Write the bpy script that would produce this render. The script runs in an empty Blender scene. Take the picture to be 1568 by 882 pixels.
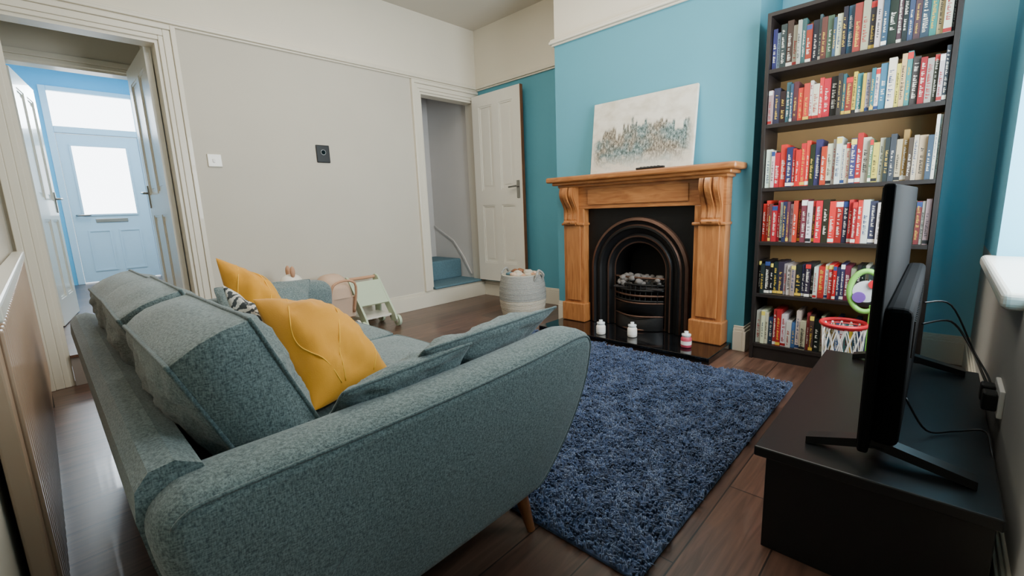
import bpy, bmesh, math, random
from mathutils import Vector, Matrix, noise
random.seed(7)
S=bpy.context.scene
def lin(c):
    return tuple((x/255/12.92 if x/255<=.04045 else ((x/255+.055)/1.055)**2.4) for x in c)
# ------------------------------------------------------------ materials
def newmat(name):
    m=bpy.data.materials.new(name);m.use_nodes=True
    nt=m.node_tree;return m,nt,nt.nodes['Principled BSDF'],nt.nodes,nt.links
def add_bump(nt,b,src,strength,dist=.002):
    bp=nt.nodes.new('ShaderNodeBump');bp.inputs['Strength'].default_value=strength;bp.inputs['Distance'].default_value=dist
    nt.links.new(src,bp.inputs['Height']);nt.links.new(bp.outputs[0],b.inputs['Normal'])
def mat(name,c,rough=.5,metal=0,var=.06,vs=6,bump=0,bs=80,bd=.002,spec=.5,coat=0,emit=0,sheen=0):
    m,nt,b,N,L=newmat(name)
    c=lin(c)
    tc=N.new('ShaderNodeTexCoord');nz=N.new('ShaderNodeTexNoise');nz.inputs['Scale'].default_value=vs;nz.inputs['Detail'].default_value=4
    L.new(tc.outputs['Object'],nz.inputs['Vector'])
    mx=N.new('ShaderNodeMix');mx.data_type='RGBA'
    mx.inputs[6].default_value=(*[x*(1-var) for x in c],1);mx.inputs[7].default_value=(*[min(1,x*(1+var)) for x in c],1)
    L.new(nz.outputs['Fac'],mx.inputs[0]);L.new(mx.outputs[2],b.inputs['Base Color'])
    b.inputs['Roughness'].default_value=rough;b.inputs['Metallic'].default_value=metal
    b.inputs['Specular IOR Level'].default_value=spec;b.inputs['Coat Weight'].default_value=coat
    if sheen:b.inputs['Sheen Weight'].default_value=sheen
    if emit:
        b.inputs['Emission Color'].default_value=(*c,1);b.inputs['Emission Strength'].default_value=emit
    if bump:
        n2=N.new('ShaderNodeTexNoise');n2.inputs['Scale'].default_value=bs;n2.inputs['Detail'].default_value=5
        L.new(tc.outputs['Object'],n2.inputs['Vector']);add_bump(nt,b,n2.outputs['Fac'],bump,bd)
    return m
def wallmat(name,lo,hi,zs=2.3,rough=.75):
    m,nt,b,N,L=newmat(name)
    tc=N.new('ShaderNodeTexCoord');sp=N.new('ShaderNodeSeparateXYZ');L.new(tc.outputs['Object'],sp.inputs[0])
    gt=N.new('ShaderNodeMath');gt.operation='GREATER_THAN';gt.inputs[1].default_value=zs;L.new(sp.outputs['Z'],gt.inputs[0])
    mx=N.new('ShaderNodeMix');mx.data_type='RGBA';mx.inputs[6].default_value=(*lin(lo),1);mx.inputs[7].default_value=(*lin(hi),1)
    L.new(gt.outputs[0],mx.inputs[0])
    nz=N.new('ShaderNodeTexNoise');nz.inputs['Scale'].default_value=2.5;nz.inputs['Detail'].default_value=6;L.new(tc.outputs['Object'],nz.inputs['Vector'])
    mr=N.new('ShaderNodeMapRange');mr.inputs[3].default_value=.95;mr.inputs[4].default_value=1.05;L.new(nz.outputs['Fac'],mr.inputs[0])
    hs=N.new('ShaderNodeHueSaturation');L.new(mr.outputs[0],hs.inputs['Value']);L.new(mx.outputs[2],hs.inputs['Color']);L.new(hs.outputs[0],b.inputs['Base Color'])
    b.inputs['Roughness'].default_value=rough
    n2=N.new('ShaderNodeTexNoise');n2.inputs['Scale'].default_value=140;L.new(tc.outputs['Object'],n2.inputs['Vector']);add_bump(nt,b,n2.outputs['Fac'],.12,.001)
    return m
CREAM=(228,219,200)
BLUE=(88,156,174)
M={}
M['w1']=wallmat('paint_greige',(202,195,180),CREAM)
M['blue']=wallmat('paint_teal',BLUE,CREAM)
M['blue_lit']=wallmat('paint_teal_lit',(136,204,222),CREAM)  # same wall teal, lightened so the right alcove looks better lit
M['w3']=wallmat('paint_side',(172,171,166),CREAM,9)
M['w3b']=wallmat('paint_reveal_blue',(104,176,202),CREAM,9)
M['hallblue']=wallmat('paint_hall_blue',(92,178,216),CREAM,9)
M['hallpale']=wallmat('paint_hall_pale',(184,206,214),CREAM,9)
M['stair']=wallmat('paint_stairwell',(214,210,206),CREAM,9)
M['cream']=wallmat('paint_cream',CREAM,CREAM)
M['ceil']=mat('paint_ceiling',(206,199,186),.8,var=.02)
M['trim']=mat('gloss_trim',(224,216,198),.35,var=.02,coat=.2)
M['trimw']=mat('white_gloss',(232,227,214),.3,var=.02,coat=.2)
M['rad']=mat('radiator_enamel_shaded',(178,150,126),.4,var=.05,vs=5,coat=.2)  # cream enamel, shade and brown reflections mixed into its colour
M['greytrim']=mat('grey_skirting',(150,140,132),.35,var=.1,coat=.25)
def floormat():
    m,nt,b,N,L=newmat('dark_laminate')
    tc=N.new('ShaderNodeTexCoord');mp=N.new('ShaderNodeMapping');mp.inputs['Rotation'].default_value=(0,0,math.pi/2);L.new(tc.outputs['Object'],mp.inputs[0])
    br=N.new('ShaderNodeTexBrick');br.inputs['Scale'].default_value=1;br.inputs['Brick Width'].default_value=1.25;br.inputs['Row Height'].default_value=.19
    br.inputs['Mortar Size'].default_value=.0025;br.inputs['Color1'].default_value=(*lin((94,67,54)),1);br.inputs['Color2'].default_value=(*lin((72,50,41)),1);br.inputs['Mortar'].default_value=(*lin((32,22,18)),1)
    br.offset=.37
    L.new(mp.outputs[0],br.inputs['Vector'])
    m2=N.new('ShaderNodeMapping');m2.inputs['Scale'].default_value=(30,2.2,1);L.new(tc.outputs['Object'],m2.inputs[0])
    nz=N.new('ShaderNodeTexNoise');nz.inputs['Scale'].default_value=1.2;nz.inputs['Detail'].default_value=8;nz.inputs['Distortion'].default_value=1.2;L.new(m2.outputs[0],nz.inputs['Vector'])
    mr=N.new('ShaderNodeMapRange');mr.inputs[1].default_value=.3;mr.inputs[2].default_value=.7;mr.inputs[3].default_value=.6;mr.inputs[4].default_value=1.45;L.new(nz.outputs['Fac'],mr.inputs[0])
    hs=N.new('ShaderNodeHueSaturation');L.new(mr.outputs[0],hs.inputs['Value']);L.new(br.outputs['Color'],hs.inputs['Color']);L.new(hs.outputs[0],b.inputs['Base Color'])
    b.inputs['Roughness'].default_value=.34;b.inputs['Coat Weight'].default_value=.12
    add_bump(nt,b,br.outputs['Fac'],.25,.001);nt.nodes['Bump'].invert=True
    return m
M['floor']=floormat()
def fabric(name,c1,c2,sc=380,bump=.7):
    m,nt,b,N,L=newmat(name)
    tc=N.new('ShaderNodeTexCoord')
    a=N.new('ShaderNodeTexNoise');a.inputs['Scale'].default_value=sc;a.inputs['Detail'].default_value=3
    mp=N.new('ShaderNodeMapping');mp.inputs['Scale'].default_value=(1,1,.35);L.new(tc.outputs['Object'],mp.inputs[0]);L.new(mp.outputs[0],a.inputs['Vector'])
    a2=N.new('ShaderNodeTexNoise');a2.inputs['Scale'].default_value=sc
    mp2=N.new('ShaderNodeMapping');mp2.inputs['Scale'].default_value=(.35,.35,1);L.new(tc.outputs['Object'],mp2.inputs[0]);L.new(mp2.outputs[0],a2.inputs['Vector'])
    ad=N.new('ShaderNodeMath');ad.operation='ADD';L.new(a.outputs['Fac'],ad.inputs[0]);L.new(a2.outputs['Fac'],ad.inputs[1])
    mr=N.new('ShaderNodeMapRange');mr.inputs[1].default_value=.75;mr.inputs[2].default_value=1.25;L.new(ad.outputs[0],mr.inputs[0])
    mx=N.new('ShaderNodeMix');mx.data_type='RGBA';mx.inputs[6].default_value=(*lin(c1),1);mx.inputs[7].default_value=(*lin(c2),1);L.new(mr.outputs[0],mx.inputs[0]);L.new(mx.outputs[2],b.inputs['Base Color'])
    b.inputs['Roughness'].default_value=.9;b.inputs['Sheen Weight'].default_value=.25;b.inputs['Specular IOR Level'].default_value=.2
    add_bump(nt,b,ad.outputs[0],bump,.0012);return m
M['sofa']=fabric('sofa_fabric',(66,80,82),(122,136,135))
M['sofapipe']=fabric('sofa_piping',(60,74,76),(100,115,115))
M['mustard']=mat('mustard_velvet',(204,140,8),.8,var=.12,vs=8,sheen=.15,bump=.2,bs=300)
M['mustardp']=mat('mustard_stitch',(226,172,50),.8)
def wood(name,c1,c2,axis_scale=(3,3,28),rough=.38):
    m,nt,b,N,L=newmat(name)
    tc=N.new('ShaderNodeTexCoord');mp=N.new('ShaderNodeMapping');mp.inputs['Scale'].default_value=axis_scale;L.new(tc.outputs['Object'],mp.inputs[0])
    nz=N.new('ShaderNodeTexNoise');nz.inputs['Scale'].default_value=1.3;nz.inputs['Detail'].default_value=7;nz.inputs['Distortion'].default_value=1.6;L.new(mp.outputs[0],nz.inputs['Vector'])
    mr=N.new('ShaderNodeMapRange');mr.inputs[1].default_value=.3;mr.inputs[2].default_value=.7;L.new(nz.outputs['Fac'],mr.inputs[0])
    mx=N.new('ShaderNodeMix');mx.data_type='RGBA';mx.inputs[6].default_value=(*lin(c1),1);mx.inputs[7].default_value=(*lin(c2),1);L.new(mr.outputs[0],mx.inputs[0]);L.new(mx.outputs[2],b.inputs['Base Color'])
    b.inputs['Roughness'].default_value=rough;b.inputs['Coat Weight'].default_value=.15;add_bump(nt,b,nz.outputs['Fac'],.1,.001);return m
M['pineH']=wood('honey_pine_h',(142,84,42),(182,120,66),(3,3,26))
M['pineV']=wood('honey_pine_v',(142,84,42),(182,120,66),(26,26,2.5))
M['leg']=wood('leg_wood',(110,66,38),(150,95,58),(26,26,3))
M['case']=mat('black_brown_veneer',(28,22,20),.45,var=.2,vs=20)
M['caseback']=mat('bookcase_back',(170,134,86),.6,var=.1)
M['iron']=mat('cast_iron_black',(18,17,17),.42,metal=.4,var=.2,bump=.2,bs=120)
M['bronze']=mat('bronze_edge',(90,66,54),.42,metal=.7,var=.3,vs=20)
M['coal']=mat('grey_coals',(104,98,93),.9,var=.5,vs=30,bump=.6,bs=60)
M['fire']=mat('firebox_soot',(46,41,39),.9,var=.3,bump=.6,bs=30)
M['granite']=mat('black_granite',(12,13,15),.1,var=.5,vs=200,spec=.5,coat=.3)
M['plastic']=mat('black_plastic',(12,12,13),.4,var=.1)
M['plasticm']=mat('black_matt_plastic',(9,9,10),.85,var=.1,spec=.08)
M['screen']=mat('tv_screen',(6,6,8),.08,var=.02)
M['tvstand']=mat('tv_stand_black',(16,18,21),.38,var=.15,vs=30,spec=.45)
M['metal']=mat('satin_metal',(150,148,144),.3,metal=1,var=.03)
M['carpet']=mat('stair_carpet',(92,124,136),.95,var=.25,vs=60,bump=.8,bs=260,bd=.004)
M['white']=mat('white_plastic',(238,236,230),.35,var=.01)
M['wax']=mat('white_wax',(236,230,220),.5,var=.02)
M['pink']=mat('pink_wax',(190,70,90),.5,var=.05)
M['red']=mat('red_plastic',(205,36,50),.35,var=.03)
M['green']=mat('green_plastic',(130,205,90),.35,var=.05)
M['purple']=mat('purple_plastic',(120,80,170),.4,var=.05)
M['mint']=mat('mint_paint',(190,204,176),.5,var=.03)
M['beige']=mat('beige_fabric',(204,174,150),.85,var=.1,bump=.4,bs=200)
M['tan']=mat('tan_plush',(196,150,118),.95,var=.1,bump=.8,bs=150)
def weave(name,c1,c2):
    m,nt,b,N,L=newmat(name);tc=N.new('ShaderNodeTexCoord')
    w=N.new('ShaderNodeTexWave');w.bands_direction='Z';w.inputs['Scale'].default_value=26;w.inputs['Distortion'].default_value=1.5;w.inputs['Detail Scale'].default_value=14;L.new(tc.outputs['Object'],w.inputs['Vector'])
    v=N.new('ShaderNodeTexNoise');v.inputs['Scale'].default_value=90;L.new(tc.outputs['Object'],v.inputs['Vector'])
    ml=N.new('ShaderNodeMath');ml.operation='MULTIPLY';L.new(w.outputs['Fac'],ml.inputs[0]);L.new(v.outputs['Fac'],ml.inputs[1])
    mx=N.new('ShaderNodeMix');mx.data_type='RGBA';mx.inputs[6].default_value=(*lin(c1),1);mx.inputs[7].default_value=(*lin(c2),1);L.new(ml.outputs[0],mx.inputs[0]);L.new(mx.outputs[2],b.inputs['Base Color']);b.inputs['Roughness'].default_value=.95
    add_bump(nt,b,ml.outputs[0],1,.006);return m
M['jute']=weave('basket_cream',(190,178,156),(236,228,214))
M['jute2']=weave('basket_grey',(140,140,134),(214,212,202))
M['glassj']=mat('jar_glass',(210,215,215),.1,var=.02)
M['upvc']=mat('front_door_paint',(186,210,224),.35,var=.02)
m,nt,b,N,L=newmat('frosted_glass');M['glass']=m
b.inputs['Base Color'].default_value=(.95,.97,1,1);b.inputs['Roughness'].default_value=.35;b.inputs['Transmission Weight'].default_value=.9;b.inputs['Emission Color'].default_value=(.93,.97,1,1);b.inputs['Emission Strength'].default_value=3
def stripemat():
    m,nt,b,N,L=newmat('monochrome_pattern')
    tc=N.new('ShaderNodeTexCoord');w=N.new('ShaderNodeTexWave');w.inputs['Scale'].default_value=16;w.inputs['Distortion'].default_value=6;w.inputs['Detail Scale'].default_value=3
    L.new(tc.outputs['Object'],w.inputs['Vector']);r=N.new('ShaderNodeValToRGB');r.color_ramp.interpolation='CONSTANT'
    r.color_ramp.elements[0].color=(*lin((60,64,66)),1);r.color_ramp.elements[1].position=.5;r.color_ramp.elements[1].color=(*lin((196,192,182)),1)
    L.new(w.outputs['Color'],r.inputs[0]);L.new(r.outputs[0],b.inputs['Base Color']);b.inputs['Roughness'].default_value=.9;return m
M['stripe']=stripemat()
def attrmat(name,rough):
    m,nt,b,N,L=newmat(name);a=N.new('ShaderNodeAttribute');a.attribute_name='Col';L.new(a.outputs['Color'],b.inputs['Base Color']);b.inputs['Roughness'].default_value=rough;return m
M['books']=attrmat('book_covers',.45)
def rugmat():
    m,nt,b,N,L=newmat('navy_shag');tc=N.new('ShaderNodeTexCoord')
    nz=N.new('ShaderNodeTexNoise');nz.inputs['Scale'].default_value=45;nz.inputs['Detail'].default_value=3;L.new(tc.outputs['Object'],nz.inputs['Vector'])
    r=N.new('ShaderNodeValToRGB');r.color_ramp.elements[0].position=.35;r.color_ramp.elements[0].color=(*lin((28,37,58)),1);r.color_ramp.elements[1].position=.65;r.color_ramp.elements[1].color=(*lin((60,78,116)),1)
    L.new(nz.outputs['Fac'],r.inputs[0]);L.new(r.outputs[0],b.inputs['Base Color']);b.inputs['Roughness'].default_value=.8;b.inputs['Sheen Weight'].default_value=.5;b.inputs['Sheen Tint'].default_value=(.55,.7,1,1);return m
M['rug']=rugmat()
def artmat(x0,x1,z0,z1):
    m,nt,b,N,L=newmat('skyline_canvas')
    tc=N.new('ShaderNodeTexCoord');sp=N.new('ShaderNodeSeparateXYZ');L.new(tc.outputs['Object'],sp.inputs[0])
    def mt(op,a,bb=None,cl=False):
        n=N.new('ShaderNodeMath');n.operation=op;n.use_clamp=cl
        for i,q in enumerate((a,bb)):
            if q is None:continue
            if isinstance(q,(int,float)):n.inputs[i].default_value=q
            else:L.new(q,n.inputs[i])
        return n.outputs[0]
    u=mt('DIVIDE',mt('SUBTRACT',sp.outputs['X'],x0),x1-x0);v=mt('DIVIDE',mt('SUBTRACT',sp.outputs['Z'],z0),z1-z0)
    w=N.new('ShaderNodeTexWhiteNoise');w.noise_dimensions='1D';L.new(mt('FLOOR',mt('MULTIPLY',u,46)),w.inputs['W'])
    w2=N.new('ShaderNodeTexWhiteNoise');w2.noise_dimensions='1D';L.new(mt('FLOOR',mt('ADD',mt('MULTIPLY',u,14),.4)),w2.inputs['W'])
    env=mt('SUBTRACT',1,mt('POWER',mt('ABSOLUTE',mt('MULTIPLY',mt('SUBTRACT',u,.55),1.9)),3))
    top=mt('ADD',.45,mt('MULTIPLY',env,mt('ADD',mt('MULTIPLY',w.outputs['Value'],.12),mt('MULTIPLY',w2.outputs['Value'],.20))))
    soft=mt('MULTIPLY',mt('SUBTRACT',top,v),25,True)
    inside=mt('MULTIPLY',soft,mt('MULTIPLY',mt('SUBTRACT',v,-.02),4,True),True)
    cmb=N.new('ShaderNodeCombineXYZ');L.new(u,cmb.inputs[0]);L.new(v,cmb.inputs[1])
    mp=N.new('ShaderNodeMapping');mp.inputs['Scale'].default_value=(64,18,1);L.new(cmb.outputs[0],mp.inputs[0])
    nz=N.new('ShaderNodeTexNoise');nz.inputs['Scale'].default_value=1;nz.inputs['Detail'].default_value=7;nz.inputs['Roughness'].default_value=.8;L.new(mp.outputs[0],nz.inputs['Vector'])
    mp4=N.new('ShaderNodeMapping');mp4.inputs['Scale'].default_value=(5,3,1);mp4.inputs['Location'].default_value=(3,5,0);L.new(cmb.outputs[0],mp4.inputs[0])
    n4=N.new('ShaderNodeTexNoise');n4.inputs['Scale'].default_value=1;n4.inputs['Detail'].default_value=3;L.new(mp4.outputs[0],n4.inputs['Vector'])
    def ramp(cols):
        r=N.new('ShaderNodeValToRGB');cr=r.color_ramp
        cr.elements[0].position=cols[0][0];cr.elements[0].color=(*lin(cols[0][1]),1);cr.elements[1].position=cols[-1][0];cr.elements[1].color=(*lin(cols[-1][1]),1)
        for p,c in cols[1:-1]:
            e=cr.elements.new(p);e.color=(*lin(c),1)
        L.new(nz.outputs['Fac'],r.inputs[0]);return r.outputs[0]
    ra=ramp([(.36,(44,40,36)),(.44,(92,84,72)),(.51,(136,126,108)),(.58,(184,172,150)),(.68,(222,214,196))])
    rb=ramp([(.36,(32,40,40)),(.44,(70,86,80)),(.51,(104,124,122)),(.58,(156,168,162)),(.68,(218,217,204))])
    mr4=N.new('ShaderNodeMapRange');mr4.inputs[1].default_value=.42;mr4.inputs[2].default_value=.58;L.new(n4.outputs['Fac'],mr4.inputs[0])
    mab=N.new('ShaderNodeMix');mab.data_type='RGBA';L.new(mr4.outputs[0],mab.inputs[0]);L.new(ra,mab.inputs[6]);L.new(rb,mab.inputs[7])
    n3=N.new('ShaderNodeTexNoise');n3.inputs['Scale'].default_value=8;n3.inputs['Detail'].default_value=8;L.new(cmb.outputs[0],n3.inputs['Vector'])
    fac=mt('MULTIPLY',inside,mt('MULTIPLY',mt('SUBTRACT',n3.outputs['Fac'],mt('SUBTRACT',.48,mt('MULTIPLY',v,.9))),9,True),True)
    edge=mt('MULTIPLY',mt('MULTIPLY',mt('SUBTRACT',.5,mt('ABSOLUTE',mt('SUBTRACT',u,.5))),14,True),1)
    fac=mt('MULTIPLY',fac,edge)
    bg=N.new('ShaderNodeValToRGB');bg.color_ramp.elements[0].position=.3;bg.color_ramp.elements[0].color=(*lin((200,190,170)),1);bg.color_ramp.elements[1].position=.6;bg.color_ramp.elements[1].color=(*lin((224,217,201)),1)
    L.new(n3.outputs['Fac'],bg.inputs[0])
    mx=N.new('ShaderNodeMix');mx.data_type='RGBA';L.new(fac,mx.inputs[0]);L.new(bg.outputs[0],mx.inputs[6]);L.new(mab.outputs[2],mx.inputs[7]);L.new(mx.outputs[2],b.inputs['Base Color']);b.inputs['Roughness'].default_value=.7
    return m
# ------------------------------------------------------------ mesh builder
class B:
    def __init__(s,name):
        s.n=name;s.v=[];s.f=[];s.mi=[];s.sm=[];s.mats=[];s.col=None
    def _m(s,m):
        if m not in s.mats:s.mats.append(m)
        return s.mats.index(m)
    def raw(s,vs,fs,m,smooth=False):
        o=len(s.v);k=s._m(m);s.v+=[tuple(v) for v in vs]
        for f in fs:s.f.append(tuple(o+i for i in f));s.mi.append(k);s.sm.append(smooth)
    def bm(s,bm,m,smooth=False):
        bm.verts.index_update();s.raw([v.co[:] for v in bm.verts],[[v.index for v in f.verts] for f in bm.faces],m,smooth);bm.free()
    def box(s,a,b,m,bev=0,seg=2,M4=None):
        bm=bmesh.new();bmesh.ops.create_cube(bm,size=1)
        c=[(a[i]+b[i])/2 for i in range(3)];d=[abs(b[i]-a[i]) for i in range(3)]
        for v in bm.verts:v.co=Vector([c[i]+v.co[i]*d[i] for i in range(3)])
        if bev:bmesh.ops.bevel(bm,geom=bm.edges[:],offset=min(bev,min(d)*.45),segments=seg,affect='EDGES',profile=.5)
        if M4 is not None:bm.transform(M4)
        s.bm(bm,m,False)
    def cyl(s,p0,p1,r0,r1,m,seg=20,smooth=True,cap=True):
        p0=Vector(p0);p1=Vector(p1);d=(p1-p0).normalized();a=d.orthogonal().normalized();b=d.cross(a)
        vs=[];
        for p,r in((p0,r0),(p1,r1)):
            for i in range(seg):
                t=2*math.pi*i/seg;vs.append(p+(a*math.cos(t)+b*math.sin(t))*r)
        s.raw(vs,[(i,(i+1)%seg,seg+(i+1)%seg,seg+i) for i in range(seg)],m,smooth)
        if cap:
            s.raw(vs[:seg],[tuple(range(seg))[::-1]],m);s.raw(vs[seg:],[tuple(range(seg))],m)
    def lathe(s,c,prof,m,seg=32,sq=0):
        vs=[];n=len(prof)
        for r,z in prof:
            for i in range(seg):
                t=2*math.pi*i/seg;vs.append((c[0]+r*math.cos(t),c[1]+r*math.sin(t),c[2]+z))
        s.raw(vs,[(k*seg+i,k*seg+(i+1)%seg,(k+1)*seg+(i+1)%seg,(k+1)*seg+i) for k in range(n-1) for i in range(seg)],m,True)
    def sph(s,c,r,m,sc=(1,1,1),seg=20,jit=0):
        bm=bmesh.new();bmesh.ops.create_uvsphere(bm,u_segments=seg,v_segments=seg*2//3,radius=r)
        for v in bm.verts:
            k=1+jit*noise.noise(v.co*30+Vector(c)*7)
            v.co=Vector((c[0]+v.co.x*sc[0]*k,c[1]+v.co.y*sc[1]*k,c[2]+v.co.z*sc[2]*k))
        s.bm(bm,m,True)
    def tube(s,pts,r,m,seg=8,closed=False,sub=6):
        P=[Vector(p) for p in pts];n=len(P);C=[]
        rng=range(n if closed else n-1)
        for i in rng:
            g=lambda j:P[j%n] if closed else P[max(0,min(n-1,j))]
            a,b,c,d=g(i-1),g(i),g(i+1),g(i+2)
            for k in range(sub):
                t=k/sub;C.append(.5*((2*b)+(c-a)*t+(2*a-5*b+4*c-d)*t*t+(3*b-a-3*c+d)*t**3))
        if not closed:C.append(P[-1])
        N=len(C);vs=[];up=None
        for i in range(N):
            t=(C[(i+1)%N]-C[i-1]) if closed else (C[min(N-1,i+1)]-C[max(0,i-1)])
            t.normalize()
            if up is None:up=t.orthogonal().normalized()
            up=(up-t*up.dot(t)).normalized();b=t.cross(up)
            for k in range(seg):
                q=2*math.pi*k/seg;vs.append(C[i]+(up*math.cos(q)+b*math.sin(q))*r)
        fs=[]
        for i in range(N if closed else N-1):
            j=(i+1)%N
            for k in range(seg):fs.append((i*seg+k,i*seg+(k+1)%seg,j*seg+(k+1)%seg,j*seg+k))
        if not closed:fs+=[tuple(range(seg))[::-1],tuple((N-1)*seg+k for k in range(seg))]
        s.raw(vs,fs,m,True)
    def prism(s,poly,ax,a,b,m,smooth=False):
        def P(p,t):
            return {'x':(t,p[0],p[1]),'y':(p[0],t,p[1]),'z':(p[0],p[1],t)}[ax]
        n=len(poly);vs=[P(p,a) for p in poly]+[P(p,b) for p in poly]
        s.raw(vs,[(i,(i+1)%n,n+(i+1)%n,n+i) for i in range(n)],m,smooth)
        s.raw(vs,[tuple(range(n))[::-1],tuple(range(n,2*n))],m)
    def cushion(s,c,T,m,gus=0.0,n=26,pull=.05,pw=2.2,pipe=None,pr=.006,wr=.012,seed=0,stitch=None,pex=.55,side_b=.12):
        c=[Vector(q) for q in c];nrm=((c[1]-c[0]).cross(c[3]-c[0])+(c[2]-c[1]).cross(c[3]-c[2])).normalized()
        def P(u,v,side):
            uu=u*(1-pull*(1-v*v));vv=v*(1-pull*(1-u*u))
            k=.035*(u*u*v*v)**3;uu*=1-k;vv*=1-k
            a=(uu+1)/2;b=(vv+1)/2
            p=c[0]*(1-a)*(1-b)+c[1]*a*(1-b)+c[2]*a*b+c[3]*(1-a)*b
            e=max(0,(1-abs(u)**pw))*max(0,(1-abs(v)**pw))
            h=gus/2+T*e**pex
            w=noise.noise(Vector((u*2.2+seed,v*2.2,side*3)))*wr*2+noise.noise(Vector((u*6+seed,v*6,side*5)))*wr
            cr=(abs(math.sin((u*7+seed)))*max(0,abs(v)-.55)+abs(math.sin((v*7+seed*2)))*max(0,abs(u)-.55))*wr*1.4
            return p+nrm*side*(h+(w-cr)*min(1,e*2.5))
        G={}
        vs=[];fs=[]
        sp=[math.sin(math.pi/2*(2*i/n-1)) for i in range(n+1)]
        for sd in(1,-1):
            for i in range(n+1):
                for j in range(n+1):
                    G[sd,i,j]=len(vs);vs.append(P(sp[i],sp[j],sd))
        for i in range(n):
            for j in range(n):
                fs.append((G[1,i,j],G[1,i+1,j],G[1,i+1,j+1],G[1,i,j+1]));fs.append((G[-1,i,j+1],G[-1,i+1,j+1],G[-1,i+1,j],G[-1,i,j]))
        ring=[(i,0) for i in range(n)]+[(n,j) for j in range(n)]+[(i,n) for i in range(n,0,-1)]+[(0,j) for j in range(n,0,-1)]
        if gus>0:
            R=len(ring);ctr=sum(c,Vector())/4;rows=[[G[(1,)+q] for q in ring]]
            for t in(.6,.25,-.25,-.6):
                rw=[]
                for (i,j) in ring:
                    p=(P(sp[i],sp[j],1)+P(sp[i],sp[j],-1))/2
                    mag=gus*side_b*math.cos(t*math.pi/2)*(1+.5*noise.noise(p*9+Vector((seed,0,t))))
                    rw.append(len(vs));vs.append(p+nrm*t*gus/2+(p-ctr).normalized()*mag)
                rows.append(rw)
            rows.append([G[(-1,)+q] for q in ring])
            for a_,b_ in zip(rows[:-1],rows[1:]):
                for k in range(R):fs.append((a_[k],b_[k],b_[(k+1)%R],a_[(k+1)%R]))
        s.raw(vs,fs,m,True)
        if pipe:
            for sd in((1,-1) if gus>0 else (0,)):
                s.tube([P(sp[i],sp[j],sd) for i,j in ring],pr,pipe,seg=6,closed=True,sub=1)
        if stitch:
            for off in(-.5,.05,.55):
                pts=[]
                for k in range(11):
                    v=-0.9+1.8*k/10;pts.append(P(max(-.93,min(.93,off+.35*math.sin(v*2.2+off*3))),v,1)+nrm*.0002)
                s.tube(pts,.0018,stitch,seg=5,sub=3)
    def build(s,parent=None):
        me=bpy.data.meshes.new(s.n);me.from_pydata(s.v,[],s.f)
        for m in s.mats:me.materials.append(M[m] if isinstance(m,str) else m)
        me.polygons.foreach_set('material_index',s.mi);me.polygons.foreach_set('use_smooth',s.sm)
        if s.col:
            a=me.color_attributes.new('Col','FLOAT_COLOR','CORNER')
            dat=[]
            for p,cc in zip(me.polygons,s.col):dat+=list(cc)*p.loop_total
            a.data.foreach_set('color',dat)
        me.update();o=bpy.data.objects.new(s.n,me);S.collection.objects.link(o)
        bm=bmesh.new();bm.from_mesh(me);bmesh.ops.recalc_face_normals(bm,faces=bm.faces);bm.to_mesh(me);bm.free()
        return o
def one(name,*boxes):
    w=B(name)
    for a,b_,m in boxes:w.box(a,b_,m)
    return w.build()
# ------------------------------------------------------------ ROOM
H=2.9;YN=-3.70;XR=4.06
one('floor',((-.12,YN-.12,-.1),(XR+.3,.12,0),'floor'))
one('ceiling',((-.12,YN-.12,H),(XR+.3,.12,H+.1),'ceil'))
OY0,OY1,OT=-3.58,-2.84,2.18   # hall opening
SY0,SY1,ST=-.77,-.07,2.17     # stair opening
HF=.2
w=B('wall_left')
for a,b_,z0,z1 in((YN-.12,OY0,0,H),(OY0,OY1,OT,H),(OY1,SY0,0,H),(SY0,SY1,ST,H),(SY0,SY1,0,.17),(SY1,.12,0,H)):
    w.box((-.12,a,z0),(0,b_,z1),'w1')
w.build()
one('wall_back_left',((-.0,0.0,0),(1.46,.12,H),'blue'))
one('wall_back_right',((2.99,0,0),(XR+.3,.12,H),'blue_lit'))
one('wall_chimney_left',((1.46,-.46,0),(2.0,.12,H),'blue'))
one('wall_chimney_right',((2.52,-.46,0),(2.99,.12,H),'blue'))
one('wall_chimney_top',((2.0,-.46,.76),(2.52,.12,H),'blue'))
one('wall_chimney_back',((2.0,-.1,0),(2.52,.12,.76),'fire'))
WY0,WY1,WZ0,WZ1=-1.92,-.80,.70,2.25
w=B('wall_right')
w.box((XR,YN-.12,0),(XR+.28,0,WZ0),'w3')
w.box((XR,WY1,WZ0),(XR+.28,0,H),'w3b');w.box((XR,YN-.12,WZ0),(XR+.28,WY0,H),'w3b');w.box((XR,WY0,WZ1),(XR+.28,WY1,H),'w3b')
w.build()
one('wall_front',((0,YN-.12,0),(XR+.3,YN,H),'w1'))
t=B('baseboard_front')
for z0,z1,d in((0,.10,.022),(.10,.12,.018),(.12,.14,.014),(.14,.155,.018)):t.box((.01,YN,z0),(3.9,YN+d,z1),'greytrim',.004)
t.build()
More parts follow.
